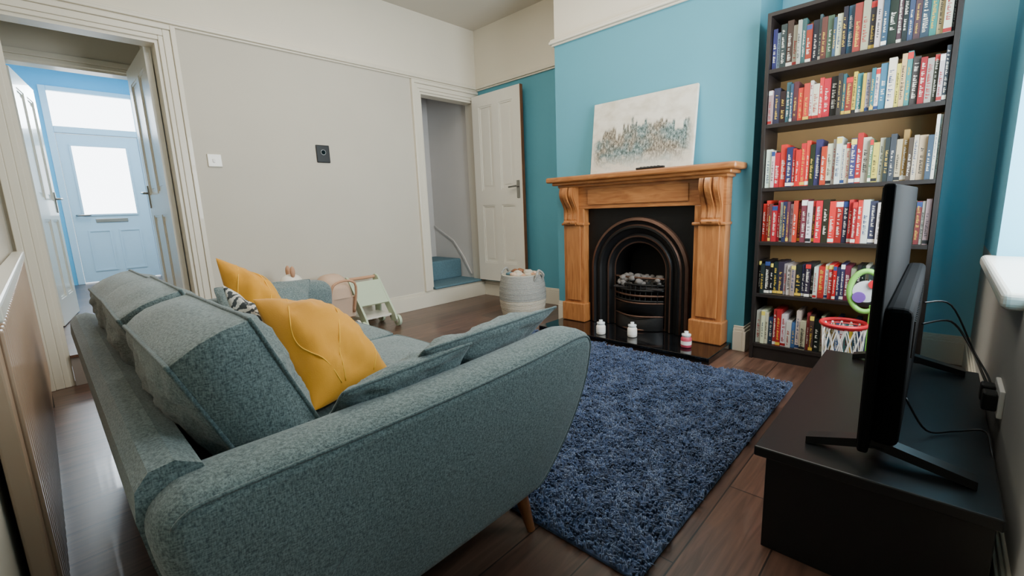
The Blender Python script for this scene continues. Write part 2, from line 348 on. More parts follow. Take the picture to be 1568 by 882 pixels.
# radiator on the near wall
rd=B('radiator');ra0,ra1,rz0,rz1=.35,2.75,.17,.86
rd.box((ra0,YN+.012,rz0),(ra1,YN+.040,rz1),'rad',.004)
k=ra0+.03
while k<ra1-.04:
    rd.box((k,YN+.038,rz0+.03),(k+.026,YN+.047,rz1-.04),'rad',.004);k+=.045
rd.box((ra0-.005,YN+.010,rz1-.02),(ra1+.005,YN+.054,rz1+.012),'trimw',.005)
for k in(ra0+.3,ra1-.3):rd.box((k,YN,.3),(k+.03,YN+.014,.7),'trimw')
rd.cyl((ra0+.02,YN+.03,0),(ra0+.02,YN+.03,rz0+.01),.008,.008,'metal',12);rd.cyl((ra1-.02,YN+.03,0),(ra1-.02,YN+.03,rz0+.01),.008,.008,'metal',12)
rd.build()
w=B('window_1')
x0,x1=XR+.2,XR+.26
w.box((x0,WY0,WZ0),(x1,WY1,WZ0+.06),'white');w.box((x0,WY0,WZ1-.06),(x1,WY1,WZ1),'white')
w.box((x0,WY0,WZ0+.06),(x1,WY0+.06,WZ1-.06),'white');w.box((x0,WY1-.06,WZ0+.06),(x1,WY1,WZ1-.06),'white')
w.box((x0+.005,(WY0+WY1)/2-.03,WZ0+.06),(x1-.005,(WY0+WY1)/2+.03,WZ1-.06),'white');w.box((x0+.01,WY0+.06,1.75),(x1-.01,WY1-.06,1.8),'white')
w.build()
w=B('trim_window_sill');w.box((XR-.045,-1.80,.67),(XR+.2,-.76,.72),'trimw',.018,4);w.build()
def skirt(name,segs):
    t=B(name)
    for (x0,y0,x1,y1,nx,ny) in segs:
        for z0,z1,d in((0,.135,.02),(.135,.155,.014),(.155,.17,.008)):
            a=(min(x0,x1,x0+nx*d,x1+nx*d),min(y0,y1,y0+ny*d,y1+ny*d),z0);b_=(max(x0,x1,x0+nx*d,x1+nx*d),max(y0,y1,y0+ny*d,y1+ny*d),z1)
            t.box(a,b_,'trim',.003)
    t.build()
skirt('baseboard_left',[(0,-2.74,0,-.021,1,0)])
skirt('baseboard_back',[(0,0,1.46,0,0,-1),(1.46,-.46,1.58,-.46,0,-1),(2.93,-.46,2.99,-.46,0,-1),(2.99,-.021,2.99,-.481,1,0),(3.02,0,XR,0,0,-1)])
skirt('baseboard_right',[(XR,-.021,XR,-3.6,-1,0)])
t=B('trim_picture_rail')
for z0,z1,d in((2.275,2.29,.018),(2.29,2.31,.034),(2.31,2.325,.026)):
    t.box((0,-3.65,z0),(d,0,z1),'trim',.004);t.box((d,-d,z0),(1.46,0,z1),'trim',.004);t.box((1.46-d,-.46-d,z0),(2.99+d,-.46,z1),'trim',.004);t.box((2.99+d,-d,z0),(XR,0,z1),'trim',.004)
    t.box((1.46-d,-.46,z0),(1.46,-d,z1),'trim',.004);t.box((2.99,-.46,z0),(2.99+d,0,z1),'trim',.004)
t.build()
def arch(name,y0,y1,top,x=0,z0=0,wd=.1):
    t=B(name)
    for i0,i1,d in((0,.028,.016),(.028,.07,.022),(.07,wd,.034)):
        if i1<=i0:continue
        t.box((x,y0-i1,z0),(x+d,y0-i0,top+i1),'trim',.004)
        t.box((x,y1+i0,z0),(x+d,y1+i1,top+i1),'trim',.004)
        t.box((x,y0-i0,top+i0),(x+d-.0005,y1+i0,top+i1-.0005),'trim',.004)
    t.box((x-.12,y0,z0),(x,y0+.02,top-.02),'trim');t.box((x-.12,y1-.02,z0),(x,y1,top-.02),'trim');t.box((x-.12,y0,top-.02),(x,y1,top),'trim')
    t.build()
arch('trim_hall_architrave',OY0,OY1,OT,z0=.0)
one('trim_hall_step',((-.118,OY0+.021,.001),(.02,OY1-.021,HF-.015),'greytrim'),((-.118,OY0+.021,HF-.015),(.035,OY1-.021,HF+.002),'floor'))
t=B('trim_stair_architrave')
for i0,i1,d in((0,.028,.016),(.028,.07,.022),(.07,.1,.034)):
    t.box((0,SY0-i1,.17),(d,SY0-i0,ST+i1),'trim',.004);t.box((0,SY0-i0,ST+i0),(d-.0005,-.001,ST+i1-.0005),'trim',.004)
t.box((0,SY1,.2),(.02,-.001,ST),'trim',.004)
t.box((-.12,SY0,.2),(0,SY0+.02,ST-.02),'trim');t.box((-.12,SY0,ST-.02),(0,SY1,ST),'trim')
t.build()
one('wall_stairwell_back',((-1.0,-.98,0),(-.88,.0,2.7),'stair'))
one('wall_stairwell_near',((-.88,-1.0,0),(-.12,-.90,2.7),'stair'))
one('wall_stairwell_far',((-.88,-.03,0),(-.12,.08,2.7),'stair'))
one('ceiling_stairwell',((-.88,-.9,2.7),(-.12,-.03,2.8),'stair'))
st=B('staircase')
st.box((-.87,-.895,0),(-.122,-.035,.195),'carpet',.012);st.box((-.14,SY0+.022,.172),(.03,SY1-.002,.197),'carpet',.01,3)
st.box((-.87,-.895,.19),(-.36,-.05,.42),'carpet',.02,3)
st.prism([(-.86,.80),(-.5,.62),(-.34,.44),(-.2,.24),(-.18,.24),(-.32,.455),(-.49,.635),(-.86,.82)],'y',-.05,-.036,'stair')
st.build()
# hall
f=B('floor_hall');f.box((-4.6,-3.9,HF-.1),(-.12,-1.9,HF),'floor');f.build()
one('ceiling_hall',((-4.6,-3.9,2.95),(-.12,-1.9,3.0),'hallblue'))
one('wall_lobby_divider',((-1.1,-3.9,HF),(-1.0,-3.60,2.95),'cream'),((-1.1,-2.82,HF),(-1.0,-2.05,2.95),'cream'),((-1.1,-3.6,2.2),(-1.0,-2.82,2.95),'cream'))
one('wall_lobby_near',((-1.0,-3.82,HF),(-.12,-3.66,2.95),'cream'))
one('wall_lobby_far',((-1.0,-2.78,HF),(-.12,-2.66,2.95),'cream'))
one('wall_hall_near',((-4.5,-4.0,HF),(-1.1,-3.9,2.95),'hallpale'))
one('wall_hall_far',((-4.5,-2.15,HF),(-1.1,-2.05,2.95),'hallpale'))
DX=-4.5
one('wall_hall_entrance_left',((DX-.1,-3.9,HF),(DX,-3.30,2.95),'hallblue'))
one('wall_hall_entrance_right',((DX-.1,-2.33,HF),(DX,-2.1,2.95),'hallblue'))
one('wall_hall_entrance_top',((DX-.1,-3.30,2.75),(DX,-2.33,2.95),'hallblue'))
arch('trim_inner_architrave',-3.58,-2.84,2.18,x=-1.0,z0=HF,wd=.07)
d=B('door_front')
d.box((DX-.06,-3.30,HF),(DX+.02,-3.23,2.75),'upvc',.006);d.box((DX-.06,-2.40,HF),(DX+.02,-2.33,2.75),'upvc',.006);d.box((DX-.06,-3.23,2.69),(DX+.02,-2.40,2.75),'upvc',.006);d.box((DX-.06,-3.23,2.18),(DX+.02,-2.40,2.26),'upvc',.006)
d.box((DX-.04,-3.23,2.26),(DX-.03,-2.40,2.69),'glass')
dx0,dx1=DX-.045,DX
d.box((dx0,-3.225,HF+.02),(dx1,-3.11,2.17),'upvc');d.box((dx0,-2.54,HF+.02),(dx1,-2.405,2.17),'upvc');d.box((dx0,-3.11,2.04),(dx1,-2.54,2.17),'upvc');d.box((dx0,-3.11,HF+.02),(dx1,-2.54,1.12),'upvc')
for a,b_ in(((-3.12,1.11),(-2.53,1.135)),((-3.12,2.02),(-2.53,2.045))):d.box((dx1,a[0],a[1]),(dx1+.015,b_[0],b_[1]),'upvc',.004)
d.box((dx1,-3.125,1.135),(dx1+.0145,-3.1,2.02),'upvc',.004);d.box((dx1,-2.55,1.135),(dx1+.0145,-2.525,2.02),'upvc',.004)
d.box((DX-.03,-3.11,1.12),(DX-.02,-2.54,2.04),'glass')
d.box((dx1,-3.0,1.02),(dx1+.012,-2.66,1.07),'metal',.004)
for a,b_ in((-3.1,-2.86),(-2.78,-2.54)):
    d.box((dx1,a,.36),(dx1+.01,b_,.38),'upvc');d.box((dx1,a,.9),(dx1+.01,b_,.92),'upvc');d.box((dx1,a,.38),(dx1+.01,a+.02,.9),'upvc');d.box((dx1,b_-.02,.38),(dx1+.01,b_,.9),'upvc')
d.tube([(dx1,-3.17,1.12),(dx1+.06,-3.17,1.12),(dx1+.06,-3.04,1.12)],.012,'metal')
d.build()
def leaf(name,org,ang,wid,ht,mt='trimw',edge=None):
    d=B(name);th=.038;r=.012
    st_=.105;mid=.1;xs=[(st_,wid/2-mid/2),(wid/2+mid/2,wid-st_)]
    zs=[(.2,.84),(1.0,ht-.12)]
    R=Matrix.Translation(org)@Matrix.Rotation(ang,4,'Z')
    d.box((.01,-th/2+r,.01),(wid-.01,th/2-r,ht-.01),mt,M4=R)
    def fr(a,b_,c,e,dep=th/2,mm=mt,bv=0):
        d.box((a,-dep,c),(b_,dep,e),mm,bv,M4=R)
    fr(0,st_,0,ht);fr(wid-st_,wid,0,ht)
    for c,e in((0,.2),(.84,1.0),(ht-.12,ht)):fr(st_,wid-st_,c,e)
    for c,e in zs:fr(wid/2-mid/2,wid/2+mid/2,c,e)
    for xa,xb in xs:
        for za,zb in zs:
            dd=th/2-.005
            fr(xa,xb,za,za+.016,dd);fr(xa,xb,zb-.016,zb,dd);fr(xa,xa+.016,za+.016,zb-.016,dd);fr(xb-.016,xb,za+.016,zb-.016,dd)
            fr(xa+.05,xb-.05,za+.05,zb-.05,th/2-.008)
    if edge:d.box((wid+.0005,-th/2,0),(wid+.006,th/2,ht),edge,M4=R)
    for sd in(1,-1):
        hx=wid-.055;y=sd*th/2
        d.box((hx-.02,min(y,y+sd*.008),.90),(hx+.02,max(y,y+sd*.008),1.08),'metal',.004,M4=R)
        d.cyl(R@Vector((hx,y,1.02)),R@Vector((hx,y+sd*.045,1.02)),.009,.009,'metal')
        d.cyl(R@Vector((hx,y+sd*.045,1.02)),R@Vector((hx-.1,y+sd*.045,1.015)),.009,.008,'metal')
    return d.build()
leaf('door_stairs',(.03,-.085,.2),0.0,.71,2.0,edge='leg')
leaf('door_hall',(-.125,-2.885,HF+.01),math.pi,.78,1.96)
leaf('door_hall',(-1.12,-3.56,HF+.01),math.pi-.16,.78,1.94)
s_=B('light_switch');s_.box((0,-2.66,1.375),(.012,-2.57,1.465),'trimw',.004);s_.box((.012,-2.63,1.405),(.018,-2.615,1.43),'white',.002);s_.build()
s_=B('wall_thermostat');s_.box((0,-1.865,1.44),(.012,-1.75,1.585),'plastic',.006)
s_.cyl((.012,-1.807,1.525),(.0155,-1.807,1.525),.022,.022,'metal',24);s_.cyl((.0155,-1.807,1.525),(.0165,-1.807,1.525),.018,.018,'screen',24);s_.build()
# ------------------------------------------------------------ FIREPLACE
fs=B('fireplace_surround');Y=-.461
HZ=.045
for xa,xb in((1.60,1.80),(2.68,2.88)):
    fs.box((xa,Y-.10,HZ),(xb,Y,.97),'pineV',.003);fs.box((xa+.03,Y-.112,.22),(xb-.03,Y-.10,.84),'pineV',.005)
    fs.box((xa-.012,Y-.125,HZ),(xb+.012,Y,.2),'pineV',.008)
    fs.box((xa-.01,Y-.12,.84),(xb+.01,Y,.86),'pineH',.006)
fs.box((1.60,Y-.10,.97),(2.88,Y,1.15),'pineH',.003)
fs.box((1.84,Y-.11,1.0),(2.64,Y-.10,1.12),'pineH',.006)
fs.box((1.58,Y-.15,1.14),(2.90,Y,1.165),'pineH',.008)
fs.box((1.55,Y-.19,1.16),(2.93,Y,1.185),'pineH',.010,3)
fs.box((1.51,Y-.22,1.183),(2.965,Y,1.225),'pineH',.014,4)
for cx in(1.685,2.795):
    def cp(off):
        pr=[]
        for k in range(25):
            t=k/24;z=1.14-t*.30
            y=Y-.10-off*(.075*(1-t)**.8+.022*math.sin(t*math.pi*2.4)+.012)
            if t>.85:y=Y-.10-off*(.035*math.sin((1-t)/.15*math.pi)+.01)
            pr.append((y,z))
        return pr+[(Y-.09,.84),(Y-.09,1.14)]
    for dx_,ww,of in((-.045,.026,.95),(0,.034,1.15),(.045,.026,.95)):
        fs.prism(cp(of),'x',cx+dx_-ww/2,cx+dx_+ww/2,'pineV')
    fs.prism(cp(.8),'x',cx-.065,cx+.065,'pineV')
    fs.cyl((cx-.055,Y-.125,.862),(cx+.055,Y-.125,.862),.02,.02,'pineV')
fs.build()
ins=B('cast_iron_fireplace');CX=2.24;ZS=.50;Z0=HZ+.003
YI=Y-.035
def apath(r,n=28):
    p=[(CX-r,Z0),(CX-r,(Z0+ZS)/2)]
    p+=[(CX-r*math.cos(math.pi*k/n),ZS+r*math.sin(math.pi*k/n)) for k in range(n+1)]
    return p+[(CX+r,(Z0+ZS)/2),(CX+r,Z0)]
X0,X1,Z1=1.802,2.678,.968
A=apath(.40);R_=[]
for x,z in A:
    if z<=ZS:R_.append((X0 if x<CX else X1,z))
    else:
        dx_,dz_=x-CX,z-ZS;k=min((X1-CX)/abs(dx_) if abs(dx_)>1e-4 else 9e9,(Z1-ZS)/dz_ if dz_>1e-4 else 9e9);R_.append((CX+dx_*k,ZS+dz_*k))
n=len(A)
ins.raw([(x,YI,z) for x,z in A]+[(x,YI,z) for x,z in R_],[(i,i+1,n+i+1,n+i) for i in range(n-1)],'iron')
ins.box((X0,YI+.002,Z1-.02),(X1,Y,Z1-.001),'iron')
for sx in(X0,X1-.02):ins.box((sx,YI+.002,Z0),(sx+.02,Y,Z1-.02),'iron')
prof=[(.40,YI,'bronze'),(.395,YI-.02,'bronze'),(.375,YI-.028,'iron'),(.36,YI-.012,'iron'),(.345,YI-.008,'bronze'),(.335,YI-.022,'iron'),(.32,YI-.024,'iron'),(.31,YI-.01,'iron'),(.275,YI+.012,'iron'),(.262,YI-.002,'bronze'),(.25,YI+.0,'iron'),(.235,YI+.02,'iron'),(.215,YI+.028,'bronze'),(.205,YI+.03,'iron'),(.20,YI+.25,'fire')]
fb=B('fire_grate')
for k in range(len(prof)-1):
    a=apath(prof[k][0]);b_=apath(prof[k+1][0]);q=fb if k==len(prof)-2 else ins
    q.raw([(x,prof[k][1],z) for x,z in a]+[(x,prof[k+1][1],z) for x,z in b_],[(i,i+1,n+i+1,n+i) for i in range(n-1)],prof[k][2],True)
ins.build()
ins=fb
ins.box((CX-.22,Y+.26,HZ),(CX+.22,Y+.28,.74),'fire')
def bow(z,dep,wd=.2,r=.007,mm='iron',m2=9):
    ins.tube([(CX-wd+2*wd*k/m2,YI+.03-dep*math.sin(math.pi*k/m2),z) for k in range(m2+1)],r,mm,sub=3)
for z,dep in((.44,.03),(.39,.06),(.35,.075),(.31,.08),(.27,.08)):bow(z,dep,mm='bronze' if z in(.44,.31) else 'iron',r=.009)
for k in range(-4,5):
    q=k/5;ins.cyl((CX+q*.2,YI+.03-.077*math.cos(q*1.45),.26),(CX+q*.2,YI+.03-.06*math.cos(q*1.45),.40),.005,.005,'iron',8)
for z0,z1,d0,d1,mm in((.16,.25,.05,.085,'iron'),(.05,.15,.10,.06,'iron')):
    vs=[];mq=14
    for z,dd in((z0,d0),((z0+z1)/2,(d0+d1)/2+.015),(z1,d1)):
        for k in range(mq+1):vs.append((CX-.2+.4*k/mq,YI+.02-dd*math.sin(math.pi*k/mq)**.7,z))
    ins.raw(vs,[(r*(mq+1)+k,r*(mq+1)+k+1,(r+1)*(mq+1)+k+1,(r+1)*(mq+1)+k) for r in range(2) for k in range(mq)],mm,True)
bow(.155,.10,mm='bronze',r=.008);bow(.255,.09,mm='bronze',r=.008);bow(.055,.11,mm='bronze',r=.008)
ins.box((CX-.195,YI-.02,.36),(CX+.195,Y+.25,.37),'fire')
for k in range(70):
    ins.sph((CX+random.uniform(-.17,.17),YI+random.uniform(-.015,.14),.385+random.uniform(0,.055)),random.uniform(.018,.03),'coal',(1,1,.8),8,.4)
ins.build()
h=B('hearth');h.box((1.56,-.87,0),(2.92,-.461,HZ-.001),'granite',.004);h.build()
for i,(x,y,wm) in enumerate(((2.10,-.79,'wax'),(2.32,-.72,'wax'),(2.72,-.73,'pink'))):
    j=B('candle_jar');j.lathe((x,y,HZ),[(0,0),(.03,0),(.034,.006),(.034,.06),(.030,.068),(.026,.072)],wm,24)
    j.lathe((x,y,HZ),[(.026,.072),(.027,.078)],'glassj',24);j.lathe((x,y,HZ),[(.028,.076),(.03,.08),(.03,.09),(.012,.096),(.014,.108),(0,.11)],'glassj',24);j.lathe((x,y,HZ),[(.0345,.02),(.0345,.045)],'white',24);j.build()
PA=B('canvas_painting');M['art']=artmat(1.86,2.65,1.24,1.76)
R=Matrix.Translation((0,-.553,1.228))@Matrix.Rotation(-.125,4,'X')@Matrix.Translation((0,.553,-1.232))
PA.box((1.86,-.555,1.235),(2.65,-.53,1.76),'art',.002,M4=R);PA.build()
r_=B('remote_control');r_.box((2.30,-.66,1.226),(2.50,-.625,1.241),'plastic',.005)
for k in range(6):r_.box((2.33+k*.025,-.655,1.241),(2.342+k*.025,-.63,1.244),'plasticm',.001)
r_.build()
# ------------------------------------------------------------ BOOKCASE
bx0,bx1,by0,by1=3.06,3.86,-.57,-.29
bc=B('bookcase')
bc.box((bx0,by0,0),(bx0+.02,by1,2.02),'case',.001);bc.box((bx1-.02,by0,0),(bx1,by1,2.02),'case',.001)
bc.box((bx0+.02,by0,2.0),(bx1-.02,by1,2.02),'case');bc.box((bx0+.02,by0+.012,0),(bx1-.02,by0+.03,.078),'case')
shz=[.10,.42,.74,1.06,1.42,1.72]
for z in shz:bc.box((bx0+.02,by0+.004,z-.022),(bx1-.02,by1-.007,z-.0005),'case',.001)
bc.box((bx0+.02,by1-.006,.05),(bx1-.02,by1,1.999),'caseback')
bc.build()
bk=B('books');bk.col=[]
def bb(a,b_,c):
    n0=len(bk.f);bk.box(a,b_,'books');bk.col+=[(*lin(c),1)]*(len(bk.f)-n0)
PAL={'mix':[(28,24,26),(120,40,34),(40,62,82),(160,150,130),(22,22,26),(136,108,60),(66,42,38),(48,76,74),(180,172,152),(26,30,44),(20,20,22)],
 'yg':[(168,158,54),(76,120,74),(190,184,168),(44,102,112),(150,150,140),(140,146,48),(172,160,104),(62,114,128),(34,34,40),(50,60,60)],
 'rw':[(170,22,28),(200,196,184),(132,20,26),(20,20,24),(180,38,32),(190,184,170),(90,34,48),(34,42,66),(152,26,30)],
 'dk':[(18,18,22),(26,24,26),(180,176,164),(44,38,36),(18,18,22),(112,26,28),(136,130,116),(32,42,58)],
 'lt':[(104,148,168),(170,166,152),(56,94,126),(40,84,78),(150,38,36),(190,186,174),(176,136,52),(42,52,86)],
 'wh':[(214,210,198)]}
rows=[(1.72,.19,.245,[(.0,'lt'),(.08,'mix'),(.5,'dk'),(.62,'mix'),(.85,'yg'),(.93,'dk')]),
      (1.42,.17,.225,[(0,'dk'),(.12,'mix'),(.18,'rw'),(.38,'mix'),(.5,'yg'),(.8,'dk')]),
      (1.06,.19,.26,[(0,'wh'),(.04,'rw'),(.35,'lt'),(.6,'yg'),(.75,'mix'),(.92,'wh')]),
      (.74,.21,.245,[(0,'rw'),(.55,'rw'),(.75,'dk')]),
      (.42,.18,.205,[(0,'dk'),(.35,'rw'),(.6,'dk')]),
      (.10,.15,.235,[(0,'lt'),(.3,'mix'),(.5,'lt')])]
for z,h0,h1,pl in rows:
    x=bx0+.024
    while x<bx1-.03:
        t=random.uniform(.013,.034);x2=min(x+t,bx1-.022);q=(x-bx0)/(bx1-bx0)
        pn=[p for a,p in pl if q>=a][-1];c=random.choice(PAL[pn]);c=tuple(max(8,min(245,v+random.randint(-12,12))) for v in c)
        hh=random.uniform(h0,h1)
        if z==1.42 and q>.6:hh+=.03
        if z==1.72 and q>.5:hh=min(.258,hh+.02)
        if pn=='wh' and q>.9:hh=.30
        y0=by0+random.uniform(.012,.045)
        bb((x+.0006,y0,z),(x2-.0006,y0+.17,z+hh),c)
        if x2-x<.004:break
        lum=sum(c)/3
        tc=(215,210,195) if lum<125 else random.choice([(30,30,32),(140,26,26),(30,50,90)])
        if random.random()<.25 and lum<125:tc=(195,160,56)
        wgl=(x2-x)*random.uniform(.35,.6);zz=z+hh*random.uniform(.1,.2);end=z+hh*random.uniform(.62,.9);cx=(x+x2)/2
        if random.random()<.35:bb((x+.0006,y0-.0006,z+hh*.02),(x2-.0006,y0+.001,z+hh*.1),tc)
        if random.random()<.2:bb((x+.0006,y0-.0006,z+hh*.86),(x2-.0006,y0+.001,z+hh*.98),random.choice([(180,34,34),(40,60,110),(210,190,80),(220,220,215)]))
        while zz<end:
            g=random.uniform(.004,.010)
            if random.random()<.82:
                bb((cx-wgl/2,y0-.0008,zz),(cx+wgl/2*random.uniform(-.1,1),y0+.001,zz+g*.4),tc)
                if random.random()<.6:bb((cx-wgl/2,y0-.0012,zz+g*.05),(cx-wgl/2+wgl*.25,y0+.001,zz+g*.8),tc)
            zz+=g
        x=x2
bk.build()
# ------------------------------------------------------------ RUG
rg=B('shag_rug');rx0,rx1,ry0,ry1=1.24,3.38,-2.63,-.92
rg.box((rx0,ry0,0.0),(rx1,ry1,.012),'rug',.004)
vs=[];fs_=[]
Nn=48000
for i in range(Nn):
    x=random.uniform(rx0,rx1);y=random.uniform(ry0,ry1)
    cl=noise.noise_vector(Vector((x*18,y*18,0)))
    a=math.atan2(cl.y,cl.x)+random.uniform(-.9,.9);L_=random.uniform(.018,.03);ln=random.uniform(.2,.9)
    dx_,dy_=math.cos(a),math.sin(a);wd=random.uniform(.003,.005)
    hgt=.006+L_*(.62+.5*noise.noise(Vector((x*22,y*22,3))))
    o=len(vs);px,py=-dy_*wd,dx_*wd
    bx,by=x+dx_*L_*ln*.35,y+dy_*L_*ln*.35;tx,ty=x+dx_*L_*ln,y+dy_*L_*ln
    vs+=[(x-px,y-py,.008),(x+px,y+py,.008),(x-dx_*wd,y-dy_*wd,.008),
         (bx-px,by-py,.008+hgt*.75),(bx+px,by+py,.008+hgt*.75),(bx-dx_*wd,by-dy_*wd,.008+hgt*.85),
         (tx,ty,.008+hgt*.8)]
    fs_+=[(o,o+1,o+4,o+3),(o+1,o+2,o+5,o+4),(o+2,o,o+3,o+5),(o+3,o+4,o+6),(o+4,o+5,o+6),(o+5,o+3,o+6)]
rg.raw(vs,fs_,'rug',True)
rg.build()
# ------------------------------------------------------------ SOFA
so=B('sofa')
def armprof():
    p=[(-3.42,.14),(-3.47,.17),(-3.505,.30),(-3.535,.46),(-3.54,.54),(-3.51,.58),(-3.45,.592),(-3.2,.592),(-2.9,.596),(-2.65,.608),(-2.52,.618),(-2.45,.612),(-2.415,.58),(-2.41,.53),(-2.43,.42),(-2.49,.30),(-2.57,.20),(-2.63,.15),(-2.72,.135),(-3.1,.13)]
    P=[Vector((a,b_,0)) for a,b_ in p];n=len(P);C=[]
    for i in range(n):
        a,b_,c,d=P[i-1],P[i],P[(i+1)%n],P[(i+2)%n]
        for k in range(5):
            t=k/5;C.append(.5*((2*b_)+(c-a)*t+(2*a-5*b_+4*c-d)*t*t+(3*b_-a-3*c+d)*t**3))
    return C
AP=armprof()
def arm(xin,sgn):
    T=.15;C=AP;n=len(C);nr=[]
    for i in range(n):
        t=(C[(i+1)%n]-C[i-1]).normalized();nr.append(Vector((-t.y,t.x,0)))
    ctr=sum(C,Vector())/n
    for i in range(n):
        if nr[i].dot(ctr-C[i])<0:nr[i]=-nr[i]
    layers=[(0,.05),(.006,.022),(.022,.006),(.05,0),(T-.05,0),(T-.02,.006),(T-.006,.018),(T,.035)]
    vs=[]
    for xo,ins_ in layers:
        for i in range(n):
            q=C[i]+nr[i]*ins_
            vs.append((xin+sgn*(xo+.10*(q.y-.15)),q.x,q.y))
    fs=[(k*n+i,k*n+(i+1)%n,(k+1)*n+(i+1)%n,(k+1)*n+i) for k in range(len(layers)-1) for i in range(n)]
    so.raw(vs,fs,'sofa',True)
    for base,sd in((0,0),((len(layers)-1)*n,1)):
        ring=[Vector(v) for v in vs[base:base+n]];cv=list(ring);fsx=[]
        yc0=min(r.y for r in ring)+.25;yc1=max(r.y for r in ring)-.25
        for s2 in(.75,.5,.25,.0):
            for r in ring:
                cy=max(yc0,min(yc1,r.y));cz=.36;q=Vector((0,cy+(r.y-cy)*s2,cz+(r.z-cz)*s2))
                bulge=.012*(1-s2**2)
                q.x=xin+sgn*((T+bulge if sd else -bulge)+.10*(q.z-.15));cv.append(q)
        for k in range(4):
            for i in range(n):fsx.append((k*n+i,k*n+(i+1)%n,(k+1)*n+(i+1)%n,(k+1)*n+i))
        so.raw(cv,fsx,'sofa',True)
    kk=(len(layers)-2)*n
    so.tube([vs[kk+i] for i in range(22,n-10,2)],.0035,'sofapipe',seg=6,sub=2)
arm(2.915,1);arm(1.305,-1)
so.box((1.25,-3.42,.14),(2.97,-2.56,.31),'sofa',.03,3)
bp=[(-3.38,.15),(-3.47,.16),(-3.51,.30),(-3.54,.46),(-3.55,.54),(-3.545,.59),(-3.525,.615),(-3.49,.62),(-3.455,.60),(-3.44,.55),(-3.38,.32)]
so.prism(bp,'x',1.2,3.02,'sofa',False)
for xa,xb in((1.31,2.11),(2.115,2.915)):
    so.cushion([(xa,-3.33,.385),(xb,-3.33,.385),(xb,-2.52,.385),(xa,-2.52,.385)],.022,'sofa',gus=.13,pull=.008,pw=4,pipe='sofapipe',pr=.004,seed=xa,wr=.004)
for k,(xa,xb) in enumerate(((1.33,1.86),(1.87,2.40),(2.41,2.95))):
    zt=[.77,.785,.78][k];dy=[0,-.01,.0][k]
    so.cushion([(xa,-3.275,.48),(xb,-3.275+dy,.48),(xb-.02,-3.40+dy,zt),(xa+.01,-3.405,zt)],.045,'sofa',gus=.15,pull=.03,pw=2.6,pipe='sofapipe',pr=.005,seed=k*3.7+1,wr=.010,n=36,side_b=.16,pex=.7)
for lx,ly in((3.0,-2.68),(1.24,-2.68),(3.0,-3.38),(1.24,-3.38)):
    so.cyl((lx,ly,.15),(lx+(.03 if lx>2 else -.03),ly+(.02 if ly>-3 else -.02),0),.024,.013,'leg',16)
so.build()
def cush(name,*a,**k):
    c=B(name);c.cushion(*a,**k);return c.build()
cush('grey_cushion',[(2.86,-3.20,.50),(2.84,-2.84,.50),(2.99,-2.82,.645),(3.0,-3.20,.63)],.045,'sofa',pipe='sofapipe',pr=.004,pull=.04,seed=3)
cush('grey_cushion',[(2.80,-2.98,.50),(2.77,-2.47,.50),(2.97,-2.42,.67),(2.98,-2.98,.66)],.05,'sofa',pipe='sofapipe',pr=.004,pull=.05,seed=5)
cush('grey_cushion',[(1.48,-3.05,.49),(1.50,-2.66,.49),(1.27,-2.54,.64),(1.25,-3.02,.66)],.05,'sofa',pipe='sofapipe',pr=.004,pull=.05,seed=8)
cush('mustard_cushion',[(2.76,-3.17,.50),(2.65,-2.87,.49),(2.37,-2.92,.68),(2.34,-3.16,.755)],.10,'mustard',pull=.05,seed=2,stitch='mustardp',wr=.009,pex=.65)
cush('mustard_cushion',[(2.14,-3.14,.50),(2.08,-2.90,.50),(1.88,-2.98,.76),(1.86,-3.13,.86)],.08,'mustard',pull=.05,seed=12,stitch='mustardp',wr=.009,pex=.65)
cush('patterned_cushion',[(2.46,-3.20,.52),(2.42,-3.0,.50),(2.26,-3.08,.66),(2.24,-3.21,.80)],.045,'stripe',pull=.05,seed=15)
# ------------------------------------------------------------ TV STAND + TV
ts=B('tv_stand');tx0,tx1,ty0,ty1,tz=3.55,4.035,-2.28,-1.19,.31
ts.box((tx0,ty0,tz-.03),(tx1,ty1,tz),'tvstand',.004)
ts.box((tx0+.03,ty0+.01,0),(tx1-.01,ty0+.035,tz-.031),'tvstand',.002);ts.box((tx0+.03,ty1-.035,0),(tx1-.01,ty1-.01,tz-.031),'tvstand',.002)
ts.box((tx0+.035,(ty0+ty1)/2-.01,.06),(tx1-.025,(ty0+ty1)/2+.01,tz-.031),'tvstand');ts.box((tx0+.032,ty0+.036,.04),(tx1-.012,ty1-.036,.06),'tvstand')
ts.box((tx1-.022,ty0+.036,.06),(tx1-.014,ty1-.036,tz-.031),'tvstand');ts.build()
tv=B('television');px=3.775;y0,y1,z0,z1=-2.26,-1.14,.365,1.02
tv.box((px,y0,z0),(px+.022,y1,z1),'plasticm',.006);tv.box((px-.002,y0+.008,z0+.02),(px+.001,y1-.008,z1-.008),'screen',.0005)
tv.box((px+.018,y0+.06,z0+.004),(px+.075,y1-.06,z0+.36),'plasticm',.018,3)
for k in range(26):
    yy=y0+.22+k*.026;tv.box((px+.0745,yy,z0+.20),(px+.078,yy+.012,z0+.30),'plastic')
for yy in(y0+.11,y1-.11):
    tv.box((px+.01,yy-.022,z0-.02),(px+.055,yy+.022,z0+.03),'plastic',.006)
    for dx_ in(-.15,.19):
        p0=Vector((px+.03,yy,z0-.008));p1=Vector((px+.03+dx_,yy-.01,tz+.0125))
        wv=Vector((0,.02,0));hv=Vector((0,0,.013))
        vs=[p0-wv-hv,p0+wv-hv,p0+wv+hv,p0-wv+hv,p1-wv-hv*.9,p1+wv-hv*.9,p1+wv+hv*.7,p1-wv+hv*.7]
        tv.raw(vs,[(0,1,2,3),(4,5,6,7),(0,1,5,4),(1,2,6,5),(2,3,7,6),(3,0,4,7)],'plastic')
tv.build()
cb=B('tv_cables')
